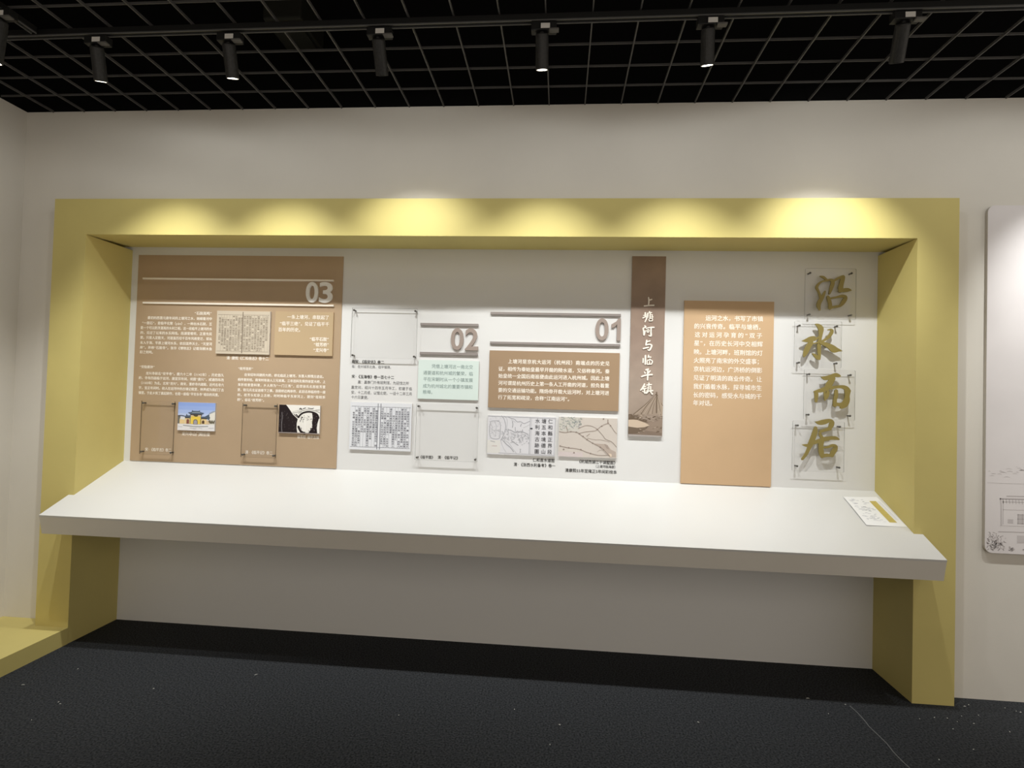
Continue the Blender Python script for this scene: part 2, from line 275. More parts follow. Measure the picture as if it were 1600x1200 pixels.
class MB:
    """collects faces in world metres, each with a material slot"""
    def __init__(s): s.v, s.f, s.mi, s.mats = [], [], [], []
    def slot(s, m):
        if m not in s.mats: s.mats.append(m)
        return s.mats.index(m)
    def add(s, vs, fs, m):
        o = len(s.v); k = s.slot(m); s.v += [tuple(p) for p in vs]
        for f in fs: s.f.append(tuple(i + o for i in f)); s.mi.append(k)
        return s
    def box(s, x0, x1, y0, y1, z0, z1, m, bev=0.0):
        bm = bmesh.new()
        r = bmesh.ops.create_cube(bm, size=1.0)
        for v in bm.verts:
            v.co = Vector((x0 + (v.co.x + .5) * (x1 - x0), y0 + (v.co.y + .5) * (y1 - y0), z0 + (v.co.z + .5) * (z1 - z0)))
        if bev: bmesh.ops.bevel(bm, geom=list(bm.edges), offset=bev, segments=2, affect='EDGES', profile=0.5)
        bm.verts.index_update()
        s.add([v.co[:] for v in bm.verts], [[v.index for v in f.verts] for f in bm.faces], m); bm.free(); return s
    def prism_yz(s, poly, x0, x1, m):
        """poly = [(y,z)...] extruded along x"""
        n = len(poly)
        vs = [(x0, y, z) for y, z in poly] + [(x1, y, z) for y, z in poly]
        fs = [tuple(range(n)), tuple(range(2 * n - 1, n - 1, -1))] + [(i, i + n, (i + 1) % n + n, (i + 1) % n) for i in range(n)]
        return s.add(vs, fs, m)
    def prism_xz(s, poly, y0, y1, m, side=None):
        """poly = [(x,z)...] extruded from front y0 to back y1"""
        n = len(poly)
        vs = [(x, y0, z) for x, z in poly] + [(x, y1, z) for x, z in poly]
        s.add(vs, [tuple(range(n)), tuple(range(2 * n - 1, n - 1, -1))], m)
        return s.add(vs, [(i, (i + 1) % n, (i + 1) % n + n, i + n) for i in range(n)], side or m)
    def flat(s, poly, y, m):
        return s.add([(x, y, z) for x, z in poly], [tuple(range(len(poly)))], m)
    def ribbon(s, pts, y, m, w=None, depth=0.0, smooth=True):
        """brush stroke through (x, z, width) points, lying in the plane y"""
        if w is not None: pts = [(p[0], p[1], w) for p in pts]
        if smooth and len(pts) > 2:
            q = []
            for i in range(len(pts) - 1):
                p0, p1, p2, p3 = pts[max(i - 1, 0)], pts[i], pts[i + 1], pts[min(i + 2, len(pts) - 1)]
                for k in range(4):
                    t = k / 4
                    q.append(tuple(0.5 * ((2 * b) + (c - a) * t + (2 * a - 5 * b + 4 * c - d) * t * t + (3 * b - a - 3 * c + d) * t ** 3)
                                   for a, b, c, d in zip(p0, p1, p2, p3)))
            q.append(pts[-1]); pts = q
        Lf, Rg = [], []
        for i, p in enumerate(pts):
            a = pts[max(i - 1, 0)]; b = pts[min(i + 1, len(pts) - 1)]
            t = Vector((b[0] - a[0], b[1] - a[1]))
            if t.length < 1e-9: t = Vector((1, 0))
            t.normalize(); n = Vector((-t.y, t.x)); h = max(p[2], 0.0004) / 2
            Lf.append((p[0] + n.x * h, p[1] + n.y * h)); Rg.append((p[0] - n.x * h, p[1] - n.y * h))
        # rounded ends
        def cap(p, dirv, w):
            return [(p[0] + dirv.x * w * 0.35, p[1] + dirv.y * w * 0.35)]
        t0 = Vector((pts[0][0] - pts[1][0], pts[0][1] - pts[1][1])).normalized()
        t1 = Vector((pts[-1][0] - pts[-2][0], pts[-1][1] - pts[-2][1])).normalized()
        n = len(pts)
        vs = [(x, y, z) for x, z in Lf] + [(x, y, z) for x, z in Rg] + [(cap(pts[0], t0, pts[0][2])[0][0], y, cap(pts[0], t0, pts[0][2])[0][1]),
              (cap(pts[-1], t1, pts[-1][2])[0][0], y, cap(pts[-1], t1, pts[-1][2])[0][1])]
        fs = [(i, i + 1, n + i + 1, n + i) for i in range(n - 1)] + [(0, n, 2 * n), (n - 1, 2 * n + 1, 2 * n - 1)]
        if depth:
            k = len(vs); vs += [(x, yy + depth, z) for x, yy, z in vs]
            fs += [tuple(k + i for i in reversed(f)) for f in list(fs)]
            loop = list(range(n)) + [2 * n + 1] + list(range(2 * n - 1, n - 1, -1)) + [2 * n]
            fs += [(loop[i], loop[(i + 1) % len(loop)], loop[(i + 1) % len(loop)] + k, loop[i] + k) for i in range(len(loop))]
        return s.add(vs, fs, m)
    def ellipse(s, cx, cz, rx, rz, y, m, n=14):
        return s.flat([(cx + rx * math.cos(2 * math.pi * i / n), cz + rz * math.sin(2 * math.pi * i / n)) for i in range(n)], y, m)
    def lathe(s, prof, origin, axis, m, n=20):
        """profile [(radius, distance along axis)] turned about an axis"""
        ax = Vector(axis).normalized(); u = ax.orthogonal().normalized(); w = ax.cross(u); o = Vector(origin)
        vs = [tuple(o + ax * h + (u * math.cos(2 * math.pi * i / n) + w * math.sin(2 * math.pi * i / n)) * r) for r, h in prof for i in range(n)]
        fs = []
        for k in range(len(prof) - 1):
            for i in range(n): fs.append((k * n + i, k * n + (i + 1) % n, (k + 1) * n + (i + 1) % n, (k + 1) * n + i))
        fs += [tuple(range(n - 1, -1, -1)), tuple((len(prof) - 1) * n + i for i in range(n))]
        return s.add(vs, fs, m)
    def build(s, name, parent=None, smooth=False, fix=True):
        base = world_loc(parent)
        me = bpy.data.meshes.new(name)
        me.from_pydata([(x - base.x, y - base.y, z - base.z) for x, y, z in s.v], [], s.f)
        for m in s.mats: me.materials.append(m)
        me.polygons.foreach_set('material_index', s.mi)
        if fix:
            bm = bmesh.new(); bm.from_mesh(me); bmesh.ops.recalc_face_normals(bm, faces=list(bm.faces)); bm.to_mesh(me); bm.free()
        if smooth:
            me.polygons.foreach_set('use_smooth', [True] * len(me.polygons))
        me.update()
        o = bpy.data.objects.new(name, me); COL.objects.link(o)
        if parent: o.parent = parent
        return o

# glyphs: outlines of the built-in typeface, one mesh per character, reused everywhere
_cache = {}
def glyph(ch, off=0.0, ext=0.0):
    k = (ch, off, ext)
    if k in _cache: return _cache[k]
    cu = bpy.data.curves.new('glyph', 'FONT'); cu.body = ch; cu.size = 1.0; cu.resolution_u = 2 if not ext else 6
    cu.offset = off; cu.extrude = ext; cu.fill_mode = 'BOTH' if ext else 'FRONT'
    o = bpy.data.objects.new('glyph', cu); COL.objects.link(o)
    bpy.context.view_layer.update()
    dg = bpy.context.evaluated_depsgraph_get()
    me = o.evaluated_get(dg).to_mesh()
    r = ([v.co[:] for v in me.vertices], [tuple(p.vertices) for p in me.polygons])
    o.evaluated_get(dg).to_mesh_clear()
    bpy.data.objects.remove(o); bpy.data.curves.remove(cu)
    _cache[k] = r
    return r
def bounds(g):
    xs = [v[0] for v in g[0]] or [0]; ys = [v[1] for v in g[0]] or [0]
    return min(xs), max(xs), min(ys), max(ys)
REF = bounds(glyph('国'))
EM = (REF[1] - REF[0]) / 0.86; EMX = (REF[0] + REF[1]) / 2; EMY = (REF[2] + REF[3]) / 2

def put_glyph(mb, ch, cx, cz, sx, sz, y, m, off):
    g = glyph(ch)
    if not g[0]: return
    b = bounds(g); px = EMX
    if ord(ch) < 0x2E80 and ch not in '·—': px = (b[0] + b[1]) / 2
    if ch in '·—': px = (b[0] + b[1]) / 2
    # a heavier weight is the same outline struck twice, a hair apart
    for k, o in enumerate((-off, off) if off > .003 else (0,)):
        mb.add([(cx + (v[0] - px) * sx / EM + o * sx, y - .00003 * k, cz + (v[1] - EMY + o * .6 * EM) * sz / EM) for v in g[0]], g[1], m)

def cell(ch): return 0.55 if ord(ch) < 0x2E80 else 1.0
def lettering(mb, lines, y, m, off=0.006, squash=1.0, even=False):
    """each line is (words, left x, right x, middle z); cells are spread evenly between the ends"""
    ps = sorted((l[2] - l[1]) / sum(cell(c) for c in l[0]) for l in lines); med = ps[len(ps) // 2]
    wide = max(l[2] - l[1] for l in lines)
    for t, x0, x1, z in lines:
        tot = sum(cell(c) for c in t); p = (x1 - x0) / tot; x = x0
        if even and x1 - x0 < wide * .75: p = med
        g = med if even else p
        for c in t:
            w = cell(c) * p
            if c != ' ': put_glyph(mb, c, x + w / 2, z, min(p, g) * 0.97 if even else p * .97, min(g, 0.034) * squash, y, m, off)
            x += w
    return mb

def mesh_lettering(name, key, y, m, parent, off=0.006, squash=1.0):
    return tag(lettering(MB(), TEXT[key], y, MT[m], off, squash, name == 'paragraph').build(name, parent, fix=False), kind='stuff')

# ------------------------------------------------------------------ the setting
def structure(mb, name, label):
    o = mb.build(name); o['kind'] = 'structure'; o['label'] = label
    return o
wl = MB().box(-0.289, 0.002, WALL_Y, WALL_Y + 0.1, 0, ZC, MT['wall_paint'])
wl.box(0.002, W - 0.002, WALL_Y, WALL_Y + 0.1, H - 0.002, ZC, MT['wall_paint'])
wl.box(W - 0.002, 8.2, WALL_Y, WALL_Y + 0.1, 0, ZC, MT['wall_paint'])
structure(wl, 'wall_back', 'off-white painted wall around the yellow frame')
structure(MB().box(-0.389, -0.289, -5.0, WALL_Y + 0.1, 0, ZC, MT['wall_paint']), 'wall_left', 'off-white side wall at the left edge')
structure(MB().box(0.0, W, D, D + 0.1, 0, SOFF + 0.03, MT['niche_paint']), 'wall_niche', 'white back wall of the display niche')
floor = structure(MB().box(-0.389, 8.2, -5.0, D + 0.1, -0.05, 0.0, MT['carpet']), 'floor', 'dark charcoal carpet floor')
ceil = structure(MB().box(-0.6, 8.2, -5.0, D + 0.3, 3.95, 4.05, MT['void_black']), 'ceiling', 'black ceiling void above the open metal grid')
structure(MB().box(-0.6, 8.2, WALL_Y, WALL_Y + 0.1, ZC, 3.95, MT['void_black']), 'wall_plenum', 'black painted wall above the ceiling grid')
structure(MB().box(-0.6, -0.5, -5.0, WALL_Y, ZC, 3.95, MT['void_black']), 'wall_plenum_left', 'black painted side wall above the ceiling grid')

# ceiling grid: every bar its own piece, sharing one mesh per direction
def bars():
    g = 0.0029
    a = MB().box(-g, g, -4.6, WALL_Y - 0.004, -0.006, 0.006, MT['grid_metal']).build('grid_bar', ceil)
    b = MB().box(-0.285, 8.1, -g * .65, g * .65, -0.005, 0.005, MT['grid_metal']).build('grid_bar', ceil)
    first = True
    for i in range(-14, 28):
        x = 2.600 + i * 0.1942
        if x < -0.27: continue
        o = a if first else a.copy()
        if not first: COL.objects.link(o)
        first = False; o.location = (x, 0, ZC)
    first = True
    for i in range(0, 14):
        o = b if first else b.copy()
        if not first: COL.objects.link(o)
        first = False; o.location = (0, -0.076 - i * 0.174, ZC + 0.010)
bars()
dk = thing('air_duct', 'dim boxy duct hanging above the ceiling grid at the left', 'duct', (1.42, .0, 3.30))
MB().box(1.36, 1.56, -0.30, -0.02, 3.30, 3.46, MT['duct'], 0.01).build('casing', dk)
MB().box(1.38, 1.54, -0.27, -0.05, 3.288, 3.299, MT['duct'], 0.003).build('outlet_flange', dk)
MB().box(1.44, 1.46, -0.17, -0.15, 3.461, 3.948, MT['duct']).build('hanger', dk)

# carpet seam and scattered lint
MB().add([(4.3335 + .004 * math.sin(y * 31) + dx, y, 0.0012) for y in [-0.07 - i * 0.06 for i in range(22)] for dx in (-.0022, .0022)],
         [(2 * i, 2 * i + 1, 2 * i + 3, 2 * i + 2) for i in range(21)], MT['seam']).build('carpet_seam', floor)
lm = MB()
spots = [(.374, -.434), (.686, -.562), (.495, -.256), (.997, -.382), (4.152, -.03), (4.689, -.369), (4.491, -.464), (4.90, .0), (4.682, -.127), (1.399, -.186)]
for i in range(45): spots.append((random.uniform(0.3, 6.5), random.uniform(-2.2, -0.05)))
for i in range(16): spots.append((random.uniform(4.6, 5.2), random.uniform(-.3, 0.06)))
for i, (x, y) in enumerate(spots):
    a = random.uniform(0, 3.14); l = random.uniform(.002, .006) * (1.6 if i < 10 else 0.8); w = random.uniform(.0008, .0018)
    c, s = math.cos(a), math.sin(a)
    lm.add([(x + c * l - s * w, y + s * l + c * w, .003), (x - c * l - s * w, y - s * l + c * w, .003), (x - c * l + s * w, y - s * l - c * w, .003),
            (x + c * l + s * w, y + s * l - c * w, .003), (x, y, .006)], [(0, 1, 4), (1, 2, 4), (2, 3, 4), (3, 0, 4)], MT['lint'])
tag(lm.build('lint', floor), 'tiny pale bits of lint on the carpet', kind='stuff')

# yellow portal frame
fr = thing('portal_frame', 'mustard yellow portal frame around the white display niche', 'frame', (W / 2, 0, 0))
YP = MT['yellow_paint']
MB().box(0, BL, 0, D, 0, H - TL, YP).build('post', fr)
MB().box(W - BR, W, 0, D, 0, H - TL, YP).build('post', fr)
MB().prism_yz([(0, H - TL), (D, SOFF), (D, H), (0, H)], 0, W, YP).build('lintel', fr)
pl = MB()
fp = [(-0.2885, WALL_Y - .0005), (-.0006, WALL_Y - .0005), (-.0006, -.0006), (0.2, -.0006), (0.2, -2.4), (-0.2885, -2.4)]
n = len(fp)
pl.add([(x, y, 0) for x, y in fp] + [(x, y, 0.09) for x, y in fp], [tuple(range(n)), tuple(range(n, 2 * n))] + [(i, (i + 1) % n, (i + 1) % n + n, i + n) for i in range(n)], YP)
tag(pl.build('plinth'), 'low yellow plinth on the carpet in the left corner', 'plinth')

# sloped white counter lapping over the frame posts
def counter():
    t = thing('sloped_counter', 'long white sloping counter running the full width of the niche', 'counter', (W / 2, 0, SH_F))
    sl = (SH_B - SH_F) / (D - SH_Y)
    zt = lambda y: SH_F + sl * (y - SH_Y)
    fp = [(0.1654, SH_Y), (4.6973, SH_Y), (4.6973, -.0005), (W - BR - .0005, -.0005), (W - BR - .0005, D - .0005), (BL + .0005, D - .0005), (BL + .0005, -.0005), (0.1654, -.0005)]
    n = len(fp)
    th = 0.010
    top = [(x, y, zt(y)) for x, y in fp]
    bot = [(x, y + (0.0022 if y == SH_Y else 0), zt(y) - th) for x, y in fp]
    MB().add(top + bot, [tuple(range(n)), tuple(range(2 * n - 1, n - 1, -1))] + [(i, (i + 1) % n, (i + 1) % n + n, i + n) for i in range(n)], MT['counter_lacquer']).build('top_board', t)
    yb = -0.1575; zb = 0.6478
    f0 = (SH_Y + .0024, SH_F - th - .0002)
    MB().prism_yz([f0, (yb, zb), (yb + .018, zb), (f0[0] + .02, f0[1] + sl * .02)], 0.1660, 4.6967, MT['wall_paint']).build('front_fascia', t)
    MB().prism_yz([(yb + .019, zb), (D - .001, zb + .19), (D - .001, zb + .205), (yb + .019, zb + .015)], BL + .001, W - BR - .001, MT['wall_paint']).build('underside_panel', t)
    for x0, x1 in ((0.1660, 0.184), (4.6787, 4.6967)):
        MB().prism_yz([(f0[0] + .022, zt(f0[0] + .022) - th - .0004), (yb + .02, zb), (-.001, zb), (-.001, zt(-.001) - th - .0004)], x0, x1, MT['wall_paint']).build('end_cheek', t)
counter()

# white rounded print panel on the wall to the right
def wall_print():
    x0, x1, z0, z1 = 5.034, 7.6, 0.735, 2.487
    t = thing('print_panel', 'large pale landscape print with rounded corners at the right edge', 'panel', ((x0 + x1) / 2, WALL_Y, z0))
    def rr(r, g=0):
        out = []
        for cx, cz, a0 in ((x1 - r, z1 - r, 0), (x0 + r, z1 - r, 90), (x0 + r, z0 + r, 180), (x1 - r, z0 + r, 270)):
            for k in range(7):
                a = math.radians(a0 + k * 15); out.append((cx + (r - g) * math.cos(a), cz + (r - g) * math.sin(a)))
        return out
    MB().prism_xz(rr(.035), WALL_Y - .018, WALL_Y - .0005, MT['print_panel'], MT['board_edge']).build('board', t)
    m = MB(); y = WALL_Y - .0184
    g1, g2, g3 = ink(.48, .44, .44), ink(.58, .54, .54), ink(.36, .33, .33)
    # px of a zoom (70 x 210 px of the photo) to metres on the panel
    def P(u, v): return (x0 + (u - 47) / 5.714 * .00386, z0 + (1040 - v) / 5.714 * .00333)
    random.seed(3)
    for k in range(26):
        u = random.uniform(60, 420); v = random.gauss(330, 14) if u > 180 else random.gauss(370, 25); l = random.uniform(12, 45)
        m.ribbon([P(u, v) + (.0012,), P(u + l / 2, v - random.uniform(0, 8)) + (.003,), P(u + l, v) + (.0012,)], y, random.choice([g2, ink(.63, .59, .59)]))
    m.ribbon([P(60, 440) + (.001,), P(200, 441) + (.002,), P(420, 436) + (.001,)], y, g2)
    for v, a, b, w in ((545, 195, 560, .004), (570, 150, 560, .006), (595, 165, 560, .003), (662, 170, 560, .002), (800, 150, 560, .002), (852, 140, 560, .0035), (940, 270, 380, .003)):
        m.ribbon([P(a, v + 4), P((a + b) / 2, v), P(b, v - 2)], y, g1 if w > .003 else g2, w=w)
    for u in range(170, 560, 22): m.ribbon([P(u, 575), P(u + 3, 612)], y, g2, w=.003)
    m.ribbon([P(152, 570), P(158, 650), P(160, 800)], y, g2, w=.006); m.ribbon([P(172, 590), P(172, 790)], y, g2, w=.003)
    def rc(a, b, c, d, mt, yy=y): m.flat([P(a, b), P(c, b), P(c, d), P(a, d)], yy, mt)
    rc(275, 700, 360, 780, g2); rc(205, 745, 242, 780, g2); rc(450, 700, 535, 780, g2)
    for q in (275, 305, 335, 357): m.ribbon([P(q, 698), P(q, 782)], y - .0003, g1, w=.0025)
    for q in (702, 740, 778): m.ribbon([P(272, q), P(362, q)], y - .0003, g1, w=.0025)
    rc(270, 880, 372, 938, ink(.60, .56, .56))
    for k in range(130):
        u = random.gauss(115, 33); v = random.gauss(955, 40)
        if u < 60 or v > 1025: continue
        l = random.uniform(8, 18); a = random.uniform(0, 3.1)
        m.ribbon([P(u, v), P(u + l * math.cos(a), v - l * abs(math.sin(a)))], y - .0003, random.choice([g1, g3, g2]), w=.0025)
    for c in (228, 325, 470):
        for k in range(16):
            u = random.gauss(c, 14); v = random.gauss(1000, 9); m.ribbon([P(u, v), P(u + 12, v + random.uniform(-7, 7))], y - .0003, random.choice([g1, g3]), w=.0024)
    m.build('landscape_print', t, fix=False)
wall_print()

# ------------------------------------------------------------------ track lighting
def spot_lamp(i, piv, tip, label, watts, aim=None, energy_angle=79, blend=1.0):
    piv = Vector(piv); tip = Vector(tip); ax = (tip - piv).normalized(); L = (tip - piv).length
    t = thing('track_spotlight', label, 'spotlight', piv, 'black track spotlights')
    MB().box(piv.x - .045, piv.x + .06, piv.y - .020, piv.y + .020, piv.z - .002, piv.z + .034, MT['track_black'], .003).build('adapter', t)
    ad = t.children[-1]
    MB().box(piv.x - .005, piv.x + .033, piv.y - .0225, piv.y - .0202, piv.z + .003, piv.z + .024, MT['sticker'], .0006).build('sticker', ad)
    MB().box(piv.x + .030, piv.x + .070, piv.y - .032, piv.y - .006, piv.z - .010, piv.z - .0025, MT['lever'], .002).build('release_lever', ad)
    MB().lathe([(.008, -.012), (.008, .012)], piv, (0, 0, -1), MT['lamp_black'], 12).build('stem', t)
    MB().lathe([(.010, .004), (.026, .008), (.0275, .012), (.0275, L - .004), (.0265, L), (.0235, L), (.0225, L - .006), (.0225, L - .012)], piv, ax, MT['lamp_black'], 24).build('housing', t); hs = t.children[-1]
    MB().lathe([(.0231, L - .0055), (.0236, L + .0004), (.0224, L + .0004), (.0218, L - .0055)], piv, ax, MT['lamp_inner'], 24).build('reflector_ring', hs)
    MB().lathe([(.0215, L - .0065), (.0215, L - .0045), (.019, L - .003)], piv, ax, MT['lens_glow'], 20).build('lens', hs)
    ld = bpy.data.lights.new('lamp_light', 'SPOT'); ld.energy = watts; ld.color = LAMP_COL
    ld.spot_size = math.radians(energy_angle); ld.spot_blend = blend; ld.shadow_soft_size = 0.016
    lo = bpy.data.objects.new('lamp_light', ld); COL.objects.link(lo); lo.parent = t
    lo.location = ax * (L + .004)
    sd = bpy.data.lights.new('lamp_spill', 'SPOT'); sd.energy = SPILL_W * watts / LAMP_W; sd.color = LAMP_COL
    sd.spot_size = math.radians(172); sd.spot_blend = 0.25; sd.shadow_soft_size = 0.02
    so = bpy.data.objects.new('lamp_spill', sd); COL.objects.link(so); so.parent = t; so.location = ax * (L + .004)
    so.rotation_euler = ax.to_track_quat('-Z', 'Y').to_euler()
    lo.rotation_euler = (Vector(aim) - tip if aim else ax).to_track_quat('-Z', 'Y').to_euler()

tops = [(.785, 2.968), (1.405, 2.966), (2.077, 2.972), (2.78, 2.976), (3.458, 2.981), (4.215, 2.982)]
tips = [(.768, -.588, 2.832), (1.399, -.588, 2.834), (2.074, -.560, 2.850), (2.782, -.588, 2.845), (3.470, -.588, 2.850), (4.234, -.560, 2.861)]
tops += [(5.12, 2.983), (5.80, 2.985)]; tips += [(5.125, -.588, 2.853), (5.81, -.588, 2.855)]
order = ['leftmost', 'second from the left', 'third from the left', 'fourth from the left', 'fifth from the left', 'sixth from the left', 'seventh, past the right edge', 'eighth, past the right edge']
for i in range(8):
    x, z = tops[i]
    spot_lamp(i, (x, -.64, z), tips[i], 'black cylinder spotlight on the long ceiling track, ' + order[i], LAMP_W * POWER[i], AIM[i])
spot_lamp(6, (.504, -.815, 2.975), (.47, -.80, 2.80), 'black cylinder spotlight cut off at the upper left corner', LAMP_W * 0.85, (.0, -.50, 0.09))

def track(name, label, a, b, w=.027):
    a, b = Vector(a), Vector(b); d_ = (b - a).normalized(); n_ = Vector((0, 0, 1)).cross(d_)
    t = thing(name, label, 'track', (a + b) / 2)
    def bar(o0, o1, z0, z1, m, nm):
        vs = [tuple(p + n_ * o + Vector((0, 0, z))) for p in (a, b) for o in (o0, o1) for z in (z0, z1)]
        MB().add(vs, [(0, 1, 3, 2), (4, 6, 7, 5), (0, 4, 5, 1), (2, 3, 7, 6), (0, 2, 6, 4), (1, 5, 7, 3)], m).build(nm, t)
    bar(-w / 2, w / 2, .006, .030, MT['track_black'], 'channel')
    bar(-w / 2, -w / 2 + .0035, 0, .0058, MT['track_lip'], 'lip'); bar(w / 2 - .0035, w / 2, 0, .0058, MT['track_lip'], 'lip')
track('lighting_track', 'long black lighting track carrying the row of spotlights', (-.285, -.634, 3.010), (8.0, -.676, 3.010))
track('lighting_track', 'short black lighting track running toward the viewer at the left', (.504, -4.0, 3.010), (.504, -.665, 3.010))

# ------------------------------------------------------------------ boards, strips and numerals on the niche wall
YW = D - 0.0004        # wall face, face of the big brown board
def board(name, key, th, back, mat, label, cat='panel', edge=None, bev=.0008):
    x0, x1, z0, z1 = RECT[key]
    t = thing(name, label, cat, ((x0 + x1) / 2, back, z0))
    e = MT[edge] if edge else MT[mat]
    MB().prism_xz([(x0, z0), (x1, z0), (x1, z1), (x0, z1)], back - th, back, MT[mat], e).build('board', t)
    return t, back - th

b3, f3 = board('section_board', 'board03', .005, YW, 'board_brown', 'big brown text board at the left end of the niche wall')
mesh_lettering('heading_line', 't03a0', f3 - .0004, 'ink_white', b3, .03)
mesh_lettering('paragraph', 't03a', f3 - .0004, 'ink_white', b3, .028)
mesh_lettering('paragraph', 't03b', f3 - .0004, 'ink_white', b3, .028)
mesh_lettering('paragraph', 't03c', f3 - .0004, 'ink_white', b3, .028)
for k in ('cap_book1', 'cap_acA', 'cap_acC', 'cap_temple', 'cap_bridge'): mesh_lettering('caption', k, f3 - .0004, 'ink_white', b3, .02, 1.1)

def strip(key, th, back, mat, label):
    x0, x1, z0, z1 = RECT[key]
    h = (z1 - z0) * .86
    tag(MB().box(x0, x1, back - th, back, z0, z0 + h, MT[mat], .0008).build('header_strip'), label, 'strip', 'raised header strips')
strip('bar03a', .010, f3, 'cream_strip', 'thin cream strip above the numeral 03 on brown board')
strip('bar03b', .010, f3, 'cream_strip', 'thin cream strip below the numeral 03 on brown board')
strip('bar02a', .012, YW, 'taupe_strip', 'short taupe strip above the numeral 02')
strip('bar02b', .012, YW, 'taupe_strip', 'short taupe strip below the numeral 02')
strip('bar01a', .012, YW, 'taupe_strip', 'taupe strip above the numeral 01')
strip('bar01b', .012, YW, 'taupe_strip', 'taupe strip below the numeral 01')

def numeral(key, chars, spans, back, mat, label):
    x0, x1, z0, z1 = RECT[key]
    t = thing('section_numeral', label, 'numeral', ((x0 + x1) / 2, back, z0), 'raised section numerals')
    for ch, (a, b) in zip(chars, spans):
        if ch == '1':
            o1 = [(.60, 0), (1, 0), (1, 1), (.70, 1), (.50, .87), (0, .74), (0, .57), (.32, .62), (.60, .73)]
            g = ([(a_, b_, s_) for s_ in (.05, -.05) for a_, b_ in o1], [tuple(range(9)), tuple(range(17, 8, -1))] + [(i, (i + 1) % 9, (i + 1) % 9 + 9, i + 9) for i in range(9)])
        else: g = glyph(ch, .018, .05)
        bx = bounds(g)
        xa, xb = x0 + (x1 - x0) * a, x0 + (x1 - x0) * b
        vs = [(xa + (v[0] - bx[0]) / (bx[1] - bx[0]) * (xb - xa), back - .006 - v[2] / .05 * .006, z0 + (v[1] - bx[2]) / (bx[3] - bx[2]) * (z1 - z0)) for v in g[0]]
        MB().add(vs, g[1], MT[mat]).build('digit', t)
numeral('num03', '03', ((0, .46), (.50, 1)), f3, 'white_numeral', 'white raised numeral 03 on the brown board')
numeral('num02', '02', ((0, .46), (.52, 1)), YW, 'taupe_numeral', 'taupe raised numeral 02 between two short strips')
numeral('num01', '01', ((0, .52), (.635, 1)), YW, 'taupe_numeral', 'taupe raised numeral 01 between two strips')

class Art:
    """flat print on a board: coordinates are pixels of a zoom of that board"""
    def __init__(s, key, front, px):
        s.x0, s.x1, s.z0, s.z1 = RECT[key]; s.p = px; s.y = front - .0004; s.m = MB(); s.n = 0
    def P(s, u, v):
        a, b, c, d = s.p
        u = min(max((u - a) / (c - a), 0.0), 1.0); v = min(max((v - b) / (d - b), 0.0), 1.0)
        return (s.x0 + (s.x1 - s.x0) * u, s.z1 - (s.z1 - s.z0) * v)
    def k(s): return (s.x1 - s.x0) / (s.p[2] - s.p[0])
    def at(s, lay):      # every printed shape gets its own hair of depth, so no two lie in one plane
        s.n += 1
        return s.y - lay * .0003 - (s.n % 48) * .000006
    def poly(s, pts, mt, lay=0): s.m.flat([s.P(*q) for q in pts], s.at(lay), mt)
    def rect(s, a, b, c, d, mt, lay=0): s.poly([(a, b), (c, b), (c, d), (a, d)], mt, lay)
    def line(s, pts, w, mt, lay=1): s.m.ribbon([s.P(q[0], q[1]) for q in pts], s.at(lay), mt, w=w * s.k())
    def done(s, t, name='print'): return s.m.build(name, t, fix=False)

# page photograph on the brown board
HAN = '上塘河是京杭大运历史见证秦始皇开凿水道州城因此谓第一条人工担负要交通功能时对了和疏浚江南仁县图西利备考卷清平宋志'
def page(key, th, back, label, px, cols, rows, cream, inkc, seed, fold, gap):
    t, f = board('page_photo', key, th, back, 'paper', label, 'photo', 'board_edge')
    a = Art(key, f, px); random.seed(seed)
    a.rect(px[0], px[1], px[2], px[3], cream)
    Wd, Hd = px[2] - px[0], px[3] - px[1]
    mx = .035
    fx = px[0] + Wd * fold
    for q in (-gap, gap): a.line([(fx + q * Wd, px[1] + Hd * .02), (fx + q * Wd, px[3] - Hd * .02)], Wd * .009, inkc)
    a.line([(px[0] + Wd * .02, px[1] + Hd * .09), (px[2] - Wd * .02, px[1] + Hd * .09)], Wd * .005, inkc)
    a.line([(px[0] + Wd * .02, px[3] - Hd * .06), (px[2] - Wd * .02, px[3] - Hd * .06)], Wd * .005, inkc)
    pitch = Wd * (1 - 2 * mx) / cols
    for c in range(cols):
        u = px[0] + Wd * mx + pitch * (c + .5)
        if abs(u - fx) < Wd * (gap + .01): continue
        r0 = random.choice([0, 0, 0, 1, 2]); r1 = rows - random.choice([0, 0, 0, 1, 3, 6])
        for r in range(r0, r1):
            if random.random() < .06: continue
            v = px[1] + Hd * (.11 + .82 * (r + .5) / rows)
            x, z = a.P(u, v)
            put_glyph(a.m, random.choice(HAN), x, z, pitch * a.k() * .82, min(pitch * a.k(), (a.z1 - a.z0) * .82 / rows) * .9, a.y - .0003, inkc, .018)
        a.line([(u + pitch / 2, px[1] + Hd * .09), (u + pitch / 2, px[3] - Hd * .06)], Wd * .0022, inkc)
    a.done(t, 'printed_page')
page('book1', .012, f3, 'sepia photo of an open old book on the brown board', (0, 0, 100, 78), 18, 20, ink(.62, .54, .43), ink(.26, .21, .16), 11, .49, .004)
page('book2', .012, YW, 'black and white photo of old book pages below the 02 text', (0, 0, 100, 78), 20, 17, ink(.76, .77, .81), ink(.11, .11, .14), 5, .475, .022)

c3, fc = board('intro_card', 'card3', .012, f3, 'card_sand', 'sand coloured text card beside the sepia book photo', 'card')
mesh_lettering('paragraph', 'card3', fc - .0004, 'ink_white', c3, .018)
mesh_lettering('heading_line', 'card3b', fc - .0004, 'ink_white', c3, .03, 1.05)

